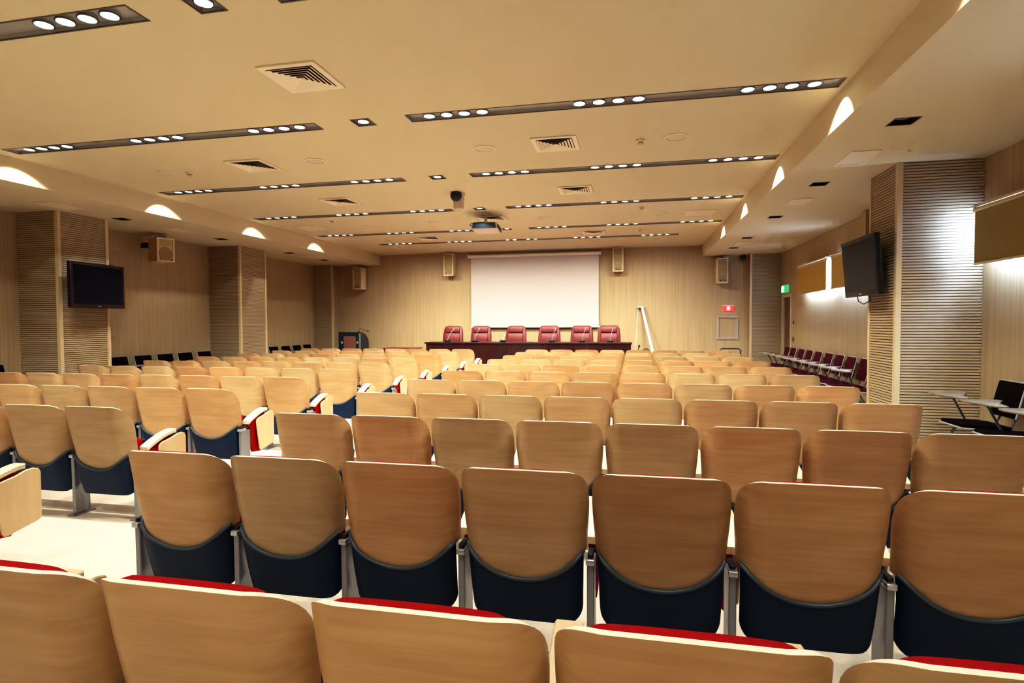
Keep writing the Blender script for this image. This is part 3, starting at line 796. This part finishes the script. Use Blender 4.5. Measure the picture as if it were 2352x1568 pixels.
def exec_chair(label, x, rot):
    t = thing('executive_chair', label, 'chair', (x, 14.98, STG), PI+rot, 'red leather chairs behind the long table'); t.scale = (1.17, 1, 1)
    A = Matrix.Translation((0, -0.22, 0.48)) @ Matrix.Rotation(math.radians(9), 4, 'X')
    prof = [(-0.24, 0.0), (0.24, 0.0), (0.262, 0.22), (0.255, 0.45), (0.235, 0.62), (0.205, 0.695), (0.15, 0.715), (-0.15, 0.715), (-0.205, 0.695), (-0.235, 0.62), (-0.255, 0.45), (-0.262, 0.22)]
    b = MB().prism(prof, -0.075, 0.0, 'y', bev=0.02); b.v = [tuple(A @ Vector(p)) for p in b.v]
    b.build('backrest', M['leather'], t, angle=70)
    for nm, za, zb, w in (('headrest_pad', 0.52, 0.69, 0.185), ('back_pad', 0.245, 0.505, 0.19), ('lumbar_pad', 0.02, 0.235, 0.19)):
        MB().rbox(-w, w, -0.012, 0.042, za, zb, 0.04, M4=A).build(nm, M['leather'], t, angle=80)
    MB().rbox(-0.255, 0.255, -0.21, 0.27, 0.42, 0.52, 0.045).build('seat', M['leather'], t, angle=80)
    for sx in (-1, 1):
        MB().tube([(sx*0.265, -0.18, 0.46), (sx*0.28, -0.16, 0.58), (sx*0.284, -0.08, 0.65), (sx*0.284, 0.12, 0.65), (sx*0.28, 0.17, 0.56), (sx*0.26, 0.15, 0.47)], 0.020, 10).build('armrest', M['black'], t)
    MB().lathe([(0.03, 0.08), (0.03, 0.42)], seg=16).build('column', M['black'], t)
    b = MB()
    for k in range(5):
        a = 2*PI*k/5+0.3; c_, s_ = math.cos(a), math.sin(a)
        b.tube([(0, 0, 0.09), (0.28*c_, 0.28*s_, 0.065)], [0.026, 0.018], 8)
        b.lathe([(0.0005, 0.0), (0.018, 0.006), (0.022, 0.025), (0.018, 0.045), (0.0005, 0.048)], 0.28*c_, 0.28*s_, 10)
    b.build('base', M['black'], t, angle=60)
    return t
ex = [(-4.96, -0.10), (-4.15, -0.10), (-3.18, -0.16), (-2.20, 0.03), (-1.345, -0.03), (-0.62, 0.0)]
ec = None
side_txt = ['first', 'second', 'third', 'fourth', 'fifth', 'sixth']
for k, (x, r) in enumerate(ex):
    lab = 'oxblood leather high-back chair behind the long table, %s from the lectern side' % side_txt[k]
    if ec is None: ec = exec_chair(lab, x, r)
    else: dup(ec, (x, 14.98, STG), lab, PI+r)

# table microphones
zt = STG+0.775
def mic(label, x, tip):
    t = thing('table_microphone', label, 'microphone', (x, 14.17, zt), 0, 'gooseneck microphones on the long table')
    MB().rbox(-0.075, 0.075, -0.05, 0.05, 0.0, 0.055, 0.015).build('base', M['black'], t, angle=80)
    dx, dy, dz = tip
    MB().tube([(0, 0, 0.053), (dx*0.25, dy*0.2, 0.05+(dz-0.05)*0.35), (dx*0.6, dy*0.6, 0.05+(dz-0.05)*0.72), (dx*0.93, dy*0.93, dz-0.03)], 0.0055, 8).build('gooseneck', M['chrome'], t)
    MB().tube([(dx*0.93, dy*0.93, dz-0.03), (dx, dy, dz+0.01)], 0.012, 10).build('capsule', M['chrome'], t)
mics = [(-4.72, (0.19, 0.0, 0.345)), (-3.985, (0.13, 0.0, 0.345)), (-3.24, (0.02, 0.16, 0.19)), (-1.985, (0.10, 0.0, 0.340)), (-1.23, (0.085, 0.0, 0.338)), (-0.54, (0.055, 0.0, 0.336))]
for k, (x, tip) in enumerate(mics):
    extra = ', low and bent away' if k == 2 else ''
    mic('gooseneck table microphone, %s from the lectern side%s' % (side_txt[k], extra), x, tip)
t = thing('table_speaker', 'small black box beside the fourth table microphone', 'speaker', (-2.075, 14.17, zt))
MB().rbox(-0.011, 0.011, -0.04, 0.04, 0, 0.05, 0.006).build('body', M['black'], t); MB().box(-0.008, 0.008, -0.0415, -0.040, 0.012, 0.04).build('grille', M['mesh'], t, smooth=False)

# lectern
t = thing('lectern', 'dark lectern with a red-brown front panel at the plain-wall side of the stage', 'lectern', (-7.92, 15.0, STG))
MB().rbox(-0.35, 0.35, 0.0, 0.03, 0.0, 1.0, 0.008).build('front_board', M['lect'], t)
sidep = [(0.032, 0.0), (0.50, 0.0), (0.50, 0.70), (0.46, 0.82), (0.34, 0.93), (0.20, 0.985), (0.032, 1.0)]
for x in (-0.345, 0.318): MB().prism(sidep, x, x+0.027, 'x', bev=0.003).build('side_panel', M['lect_side'], t, smooth=False)
MB().rbox(-0.36, 0.36, -0.012, 0.12, 1.001, 1.018, 0.006).build('top', M['lect'], t)
MB().box(-0.315, 0.315, 0.05, 0.46, 0.74, 0.76).build('shelf', M['lect_side'], t, smooth=False)
pan = [(-0.19, 0.02), (0.19, 0.02), (0.19, 0.86), (0.172, 0.892), (0.13, 0.905), (-0.13, 0.905), (-0.172, 0.892), (-0.19, 0.86)]
MB().prism(pan, -0.014, -0.001, 'y', bev=0.003).build('front_panel', M['lect_panel'], t)
MB().box(0.285, 0.345, -0.006, -0.0005, 0.03, 0.985).build('edge_strip', M['lect_edge'], t, smooth=False)
for x in (-0.245, 0.238):
    MB().lathe([(0.0005, 0.0), (0.030, 0.0), (0.034, 0.005), (0.022, 0.009), (0.0005, 0.006)][::-1], seg=20, M4=Matrix.Translation((x, -0.0005, 0.72)) @ Matrix.Rotation(PI/2, 4, 'X')).build('round_emblem', M['badge'], t)
mo = thing('lectern_microphone', 'thin black gooseneck microphone bent sideways over the lectern', 'microphone', (-7.66, 15.05, STG+1.018))
MB().lathe([(0.03, 0.0), (0.03, 0.015), (0.0005, 0.015)], seg=16).build('base', M['black'], mo)
MB().tube([(0, 0, 0.014), (0.0, 0, 0.05), (0.02, 0, 0.085), (0.05, 0, 0.095), (0.14, 0, 0.070), (0.26, 0, 0.035)], 0.006, 8).build('gooseneck', M['black'], mo)
MB().tube([(0.25, 0, 0.038), (0.31, 0, 0.022)], 0.015, 10).build('capsule', M['black'], mo)

# low side table
t = thing('side_table', 'low table with reddish top between lectern and long table', 'table', (-6.41, 15.0, STG))
MB().rbox(-0.50, 0.50, -0.02, 0.50, 0.545, 0.572, 0.005).build('tabletop', M['leather'], t)
for sx in (-1, 1):
    for yy in (0.03, 0.44): MB().box(sx*0.45-0.02, sx*0.45+0.02, yy-0.02, yy+0.02, 0, 0.544).build('leg', M['table'], t, smooth=False)

# leaning white tube with cord
t = thing('screen_tube', 'slim white tube leaning against the front wall beside the long table', 'tube', (0.60, 15.02, STG))
bx, by, bz = 0.0, 0.0, 0.045; tx, ty, tz = -0.36, 0.93, 1.66
MB().tube([(bx, by, bz), (tx, ty, tz)], 0.042, 16).build('tube', M['whitemetal'], t)
MB().tube([(bx+0.004, by-0.010, bz-0.016), (bx-0.008, by+0.021, bz+0.037)], 0.056, 16).build('end_foot', M['piping'], t)
MB().rbox(tx-0.14, tx+0.06, ty-0.05, ty+0.05, tz-0.005, tz+0.035, 0.012).build('top_cap', M['whitemetal'], t)
MB().tube([(tx-0.10, ty-0.02, tz), (tx-0.16, 0.45, 0.9), (tx-0.20, 0.02, 0.004)], 0.004, 6).build('cord', M['white'], t)
# microphone on a low dark stand at the table end
t = thing('floor_microphone', 'short black microphone standing just past the window end of the long table', 'microphone', (0.13, 14.9, STG))
MB().lathe([(0.09, 0.0), (0.09, 0.015), (0.02, 0.022), (0.0005, 0.022)], seg=20).build('base', M['black'], t)
MB().tube([(0, 0, 0.02), (0, 0, 0.52), (0.01, 0, 0.60)], 0.008, 8).build('stand', M['black'], t)
MB().tube([(0.01, 0, 0.60), (0.03, 0, 0.68)], [0.014, 0.022], 10).build('capsule', M['black'], t)
t = thing('equipment_case', 'low dark equipment case on the stage at the foot of the white tube', 'case', (0.30, 14.62, STG))
MB().rbox(-0.06, 0.10, -0.10, 0.10, 0.0, 0.585, 0.012).build('body', M['black'], t)
MB().tube([(-0.02, 0, 0.58), (-0.02, 0, 0.603), (0.06, 0, 0.603), (0.06, 0, 0.58)], 0.007, 8).build('handle', M['black'], t)
# black tubular trolley frame
t = thing('folding_trolley', 'black tubular trolley frame behind the front row near the corner pillar', 'trolley', (2.30, 14.55, STG))
MB().tube([(-0.24, 0, 0.0), (-0.24, 0, 0.58), (-0.20, 0, 0.617), (0.18, 0, 0.617), (0.23, 0, 0.58), (0.23, 0, 0.0)], 0.014, 10).build('handle_frame', M['black'], t)
MB().rbox(-0.25, 0.25, 0.016, 0.36, 0.05, 0.075, 0.008).build('platform', M['black'], t)
for sx in (-0.2, 0.2): MB().lathe([(0.04, -0.012), (0.04, 0.012)], seg=18, M4=Matrix.Translation((sx, 0.30, 0.04)) @ Matrix.Rotation(PI/2, 4, 'Y')).build('wheel', M['black'], t)

# ------------------------------------------------------------------ projection screen
t = thing('projection_screen', 'large white pull-down projection screen on the front wall', 'projection screen', (-2.76, 15.93, 3.42))
b = MB(); b.tube([(-1.89, 0, -0.045), (1.885, 0, -0.045)], 0.045, 20); b.build('roller_case', M['white'], t)
for x in (-1.905, 1.885): MB().rbox(x-0.005, x+0.02, -0.055, 0.055, -0.10, 0.012, 0.006).build('end_cap', M['white'], t)
MB().box(-1.815, 1.835, -0.004, 0.0, -2.07, -0.088).build('screen_cloth', M['screen'], t, smooth=False)
MB().tube([(-1.84, -0.002, -2.078), (1.86, -0.002, -2.078)], 0.017, 12).build('bottom_bar', M['white'], t)
for x in (-1.6, -0.15, 1.35): MB().tube([(x, 0.0, -0.005), (x, 0.0, 0.055), (x, 0.09, 0.062)], 0.007, 8).build('mount_hook', M['bracket'], t)

# front wall loudspeakers
def wall_speaker(label, loc):
    t = thing('wall_speaker', label, 'speaker', loc, 0, 'tall cream speakers on the front wall')
    b = MB(); b.rbox(-0.14, 0.14, 0.012, 0.30, 0.0, 0.65, 0.012); b.build('cabinet', M['spk'], t)
    f = MB(); f.box(-0.14, -0.118, 0, 0.013, 0, 0.65); f.box(0.118, 0.14, 0, 0.013, 0, 0.65); f.box(-0.118, 0.118, 0, 0.013, 0.0, 0.022); f.box(-0.118, 0.118, 0, 0.013, 0.628, 0.65)
    f.build('front_frame', M['spk'], t, smooth=False)
    MB().box(-0.118, 0.118, 0.005, 0.0115, 0.022, 0.628).build('grille', M['mesh'], t, smooth=False)
    for zc in (0.52, 0.13):
        MB().lathe([(0.104, 0.0), (0.104, 0.003), (0.097, 0.003), (0.097, 0.0)], cap=False, seg=28, M4=Matrix.Translation((0, 0.005, zc)) @ Matrix.Rotation(PI/2, 4, 'X')).build('cone_ring', M['mesh_ring'], t)
    f = MB(); f.box(-0.118, 0.118, 0.002, 0.006, 0.232, 0.238); f.box(-0.118, 0.118, 0.002, 0.006, 0.412, 0.418); f.box(-0.06, -0.055, 0.002, 0.006, 0.238, 0.412)
    f.build('grille_divider', M['mesh_ring'], t, smooth=False)
    g = MB(); g.rbox(-0.062, 0.062, -0.004, 0.004, 0.048, 0.088, 0.003); pl = g.build('name_plate', M['black'], t)
    MB().box(-0.034, 0.044, -0.0055, -0.0042, 0.060, 0.076).build('logo', M['badge'], pl, smooth=False)
    MB().rbox(-0.05, 0.05, 0.12, 0.29, 0.651, 0.685, 0.006).build('mount_bracket', M['black'], t)
    return t
w1 = wall_speaker('tall cream speaker just beside the screen, lectern side', (-5.19, 15.70, 2.825))
dup(w1, (-0.40, 15.70, 2.835), 'tall cream speaker just beside the screen, window side')
dup(w1, (2.27, 15.70, 2.475), 'tall cream speaker lower down above the red sign')
dup(w1, (-7.985, 15.62, 2.475), 'tall cream speaker lower down above the lectern')
# small black speaker in the window-side front corner
t = thing('corner_wall_speaker', 'small black box bracketed beside the front corner pillar near the ceiling', 'speaker', (2.80, 15.78, 3.07))
MB().rbox(-0.065, 0.065, 0.0, 0.13, 0.0, 0.12, 0.01).build('body', M['black'], t)
MB().box(-0.05, 0.05, -0.003, -0.0002, 0.012, 0.108).build('grille', M['tvframe'], t, smooth=False)
MB().tube([(0.02, 0.07, 0.121), (0.03, 0.12, 0.134), (0.03, 0.24, 0.134)], 0.010, 8).build('mount_arm', M['black'], t)
# beige speaker on the left wall
t = thing('side_wall_speaker', 'beige wedge speaker on a black bracket high on the plain wall', 'speaker', (-8.93, 9.45, 2.66), math.radians(-16))
MB().prism([(-0.20, -0.13), (0.14, -0.17), (0.14, 0.17), (-0.20, 0.13)], 0.0, 0.46, 'z', bev=0.012).build('cabinet', M['spk_pink'], t)
f = MB(); f.box(0.141, 0.155, -0.17, -0.135, 0, 0.46); f.box(0.141, 0.155, 0.135, 0.17, 0, 0.46); f.box(0.141, 0.155, -0.135, 0.135, 0, 0.03); f.box(0.141, 0.155, -0.135, 0.135, 0.43, 0.46); f.box(0.141, 0.155, -0.135, 0.135, 0.285, 0.30)
f.build('front_frame', M['spk'], t, smooth=False)
MB().lathe([(0.125, 0.0), (0.12, 0.012), (0.06, 0.004), (0.0005, 0.006)], seg=30, M4=Matrix.Translation((0.142, 0, 0.155)) @ Matrix.Rotation(PI/2, 4, 'Y')).build('woofer', M['mesh'], t)
MB().box(0.142, 0.149, -0.10, 0.10, 0.315, 0.415).build('horn', M['mesh_ring'], t, smooth=False)
MB().box(0.1415, 0.1425, -0.134, 0.134, 0.031, 0.284).build('baffle', M['spk_pink'], t, smooth=False)
for sy in (-1, 1): MB().tube([(0.150, sy*0.115, 0.05), (0.150, sy*0.09, 0.038)], 0.010, 8).build('port', M['black'], t)
MB().rbox(-0.40, -0.215, -0.16, -0.06, 0.28, 0.38, 0.01).build('mount_bracket', M['black'], t)
MB().rbox(-0.12, 0.06, -0.06, 0.06, 0.462, 0.50, 0.008).build('mount_plate', M['black'], t)

# flat screens on the pillars
def tv(label, loc, rotz, wine):
    t = thing('tv_screen', label, 'television', loc, rotz)
    fr = M['tvframe2'] if wine else M['tvframe']
    W, H = 0.51, 0.35; tilt = Matrix.Rotation(math.radians(0 if wine else 5), 4, 'X')
    MB().rbox(-W, W, 0.0, 0.07, -H, H, 0.012, M4=tilt).build('casing', fr, t)
    MB().rbox(-0.30, 0.30, 0.071, 0.12, -0.22, 0.22, 0.02, M4=tilt).build('rear_cover', M['tvframe'], t)
    MB().box(-W+0.045, W-0.045, -0.0015, -0.0002, -H+0.06, H-0.045, M4=tilt).build('display', M['tvscreen'], t, smooth=False)
    MB().box(-0.03, 0.03, -0.002, -0.0003, -H+0.022, -H+0.032, M4=tilt).build('logo', M['badge'], t, smooth=False)
    m = MB(); m.box(-0.05, 0.05, 0.121, 0.19 if not wine else 0.31, -0.06, 0.06)
    m.build('mount', M['black'], t, smooth=False)
    if not wine: MB().tube([(-0.28, 0.09, -0.33), (-0.26, 0.10, -0.40), (-0.12, 0.11, -0.44), (0.04, 0.12, -0.41), (0.08, 0.10, -0.33)], 0.006, 8).build('cable', M['black'], t)
    return t
tv('flat screen television on the ribbed pillar opposite the windows', (-8.30, 7.545, 2.07), PI/2+math.radians(5), True)
tv('flat screen television tilted down on the ribbed pillar by the windows', (2.665, 7.66, 2.107), -PI/2, False)

# roller blinds in front of the windows
def blind(label, y0, y1, z0, z1, cloth='blind'):
    x = 3.50
    t = thing('roller_blind', label, 'window blind', (x, (y0+y1)/2, z1), 0, 'roller blinds')
    L = (y1-y0)/2
    MB().box(-0.002, 0.002, -L, L, z0-z1, 0.0).build('blind_cloth', M[cloth], t, smooth=False)
    MB().box(0.004, 0.006, -L+0.004, L-0.004, z0-z1+0.004, -0.004).build('bounce_sheet', M['bounce_sheet'], t, smooth=False)  # added reflector sheet facing the pane
    MB().tube([(0.022, -L-0.03, 0.012), (0.022, L+0.03, 0.012)], 0.030, 16).build('roller', M['trim'], t)
    MB().rbox(-0.008, 0.010, -L, L, z0-z1-0.022, z0-z1, 0.005).build('bottom_bar', M['trim'], t)
    MB().box(-0.03, 0.198, -L-0.03, L+0.03, 0.046, 0.056).build('light_stop_board', M['trim'], t, smooth=False)  # unseen board, added to stop window light leaking up over the roller
    for sy in (-1, 1): MB().rbox(0.0, 0.195, sy*(L+0.035)-0.008, sy*(L+0.035)+0.008, -0.02, 0.045, 0.006).build('mount_bracket', M['white'], t)
blind('ochre roller blind furthest along, next to the green sign', 11.60, 13.49, 2.065, 2.60)
blind('ochre roller blind partly hidden behind the flat screen television', 9.45, 11.32, 2.065, 2.60)
blind('khaki roller blind beside the big ribbed pillar', 4.2, 6.89, 2.06, 2.60, 'blind_khaki')

# signs and small wall fittings
t = thing('exit_sign', 'glowing red sign box on the front wall', 'sign', (2.47, 16.0, 1.82))
MB().box(-0.135, 0.135, 0.0, 0.028, -0.07, 0.07).build('housing', M['red_glow'], t, smooth=False)
MB().box(-0.045, 0.045, -0.004, -0.0005, -0.05, 0.055).build('symbol_panel', M['red_core'], t, smooth=False)
MB().box(-0.14, 0.14, -0.01, 0.028, 0.071, 0.085).build('top_rail', M['white'], t, smooth=False)
t = thing('exit_sign', 'glowing green sign above the side door', 'sign', (3.64, 15.22, 2.27))
MB().box(0.0, 0.058, -0.24, 0.24, -0.09, 0.09).build('housing', M['green_dark'], t, smooth=False)
MB().box(-0.005, -0.0005, -0.02, 0.22, -0.075, 0.075).build('symbol_panel', M['green_glow'], t, smooth=False)
MB().box(-0.004, -0.0005, -0.22, -0.04, -0.075, 0.075).build('side_panel', M['green_dark'], t, smooth=False)
t = thing('wall_frame', 'pale double-edged empty frame on the front wall under the red sign', 'frame', (2.45, 16.0, 1.305))
for nm, a, b_, th in (('outer_frame', 0.263, 0.305, 0.018), ('inner_frame', 0.232, 0.275, 0.014)):
    f = MB(); f.box(-a, -a+th, 0, 0.025, -b_, b_); f.box(a-th, a, 0, 0.025, -b_, b_); f.box(-a+th, a-th, 0, 0.025, -b_, -b_+th); f.box(-a+th, a-th, 0, 0.025, b_-th, b_)
    f.build(nm, M['paleframe'], t, smooth=False)
for k, z in enumerate((1.445, 1.035)):
    t = thing('light_switch', 'small brass switch plate beside the side door, %s one' % ('upper', 'lower')[k], 'switch', (XR-0.014, 14.53, z), 0, 'switches beside the side door')
    MB().rbox(0, 0.012, -0.045, 0.045, -0.05, 0.05, 0.004).build('plate', M['brass'], t)
    MB().rbox(-0.006, -0.0005, -0.02, 0.02, -0.025, 0.025, 0.002).build('rocker', M['black'], t)

# ------------------------------------------------------------------ world, camera, colour
w = bpy.data.worlds.new('World'); scene.world = w; w.use_nodes = True
w.node_tree.nodes['Background'].inputs[0].default_value = (1.0, 0.85, 0.65, 1); w.node_tree.nodes['Background'].inputs[1].default_value = 0.0

cam = bpy.data.cameras.new('camera'); co = bpy.data.objects.new('camera', cam); C.objects.link(co); scene.camera = co
cam.sensor_width = 36.0; cam.sensor_fit = 'HORIZONTAL'; cam.lens = 1311.85/2352*36.0; cam.clip_start = 0.05; cam.clip_end = 100
yaw, pitch, roll = 0.2089, 0.0318, -0.0043
cy_, sy_ = math.cos(yaw), math.sin(yaw); cp, sp_ = math.cos(pitch), math.sin(pitch); cr, sr = math.cos(roll), math.sin(roll)
fwd = Vector((-sy_, cy_, 0)); rgt = Vector((cy_, sy_, 0)); up = Vector((0, 0, 1))
f2 = cp*fwd-sp_*up; u2 = sp_*fwd+cp*up
r3 = cr*rgt+sr*u2; u3 = -sr*rgt+cr*u2
m4 = Matrix.Identity(4)
for i in range(3): m4[i][0] = r3[i]; m4[i][1] = u3[i]; m4[i][2] = -f2[i]
m4.translation = Vector((0, 0, EYE)); co.matrix_world = m4

scene.view_settings.view_transform = 'Standard'
scene.view_settings.look = 'None'
scene.view_settings.exposure = 0.05
# tone curve of the photograph (contrasty print)
scene.view_settings.use_curve_mapping = True
cm_ = scene.view_settings.curve_mapping
cv = cm_.curves[3]
pts_ = [(0, 0), (0.02, 0.007), (0.05, 0.0225), (0.1, 0.057), (0.2, 0.148), (0.4, 0.395), (0.6, 0.665), (0.8, 0.89), (1.0, 1.0)]
cv.points[0].location = pts_[0]; cv.points[-1].location = pts_[-1]
for q_ in pts_[1:-1]: cv.points.new(*q_)
cb_ = cm_.curves[2]
for q_ in ((0.1, 0.112), (0.3, 0.318), (0.6, 0.612)): cb_.points.new(*q_)
cg_ = cm_.curves[1]
for q_ in ((0.1, 0.107), (0.3, 0.324), (0.6, 0.632)): cg_.points.new(*q_)
cm_.update()
scene.cycles.use_denoising = True
scene.cycles.max_bounces = 6
scene.cycles.diffuse_bounces = 5
scene.cycles.sample_clamp_indirect = 8.0
scene.cycles.use_light_tree = True
scene.cycles.adaptive_threshold = 0.13
scene.cycles.adaptive_min_samples = 12
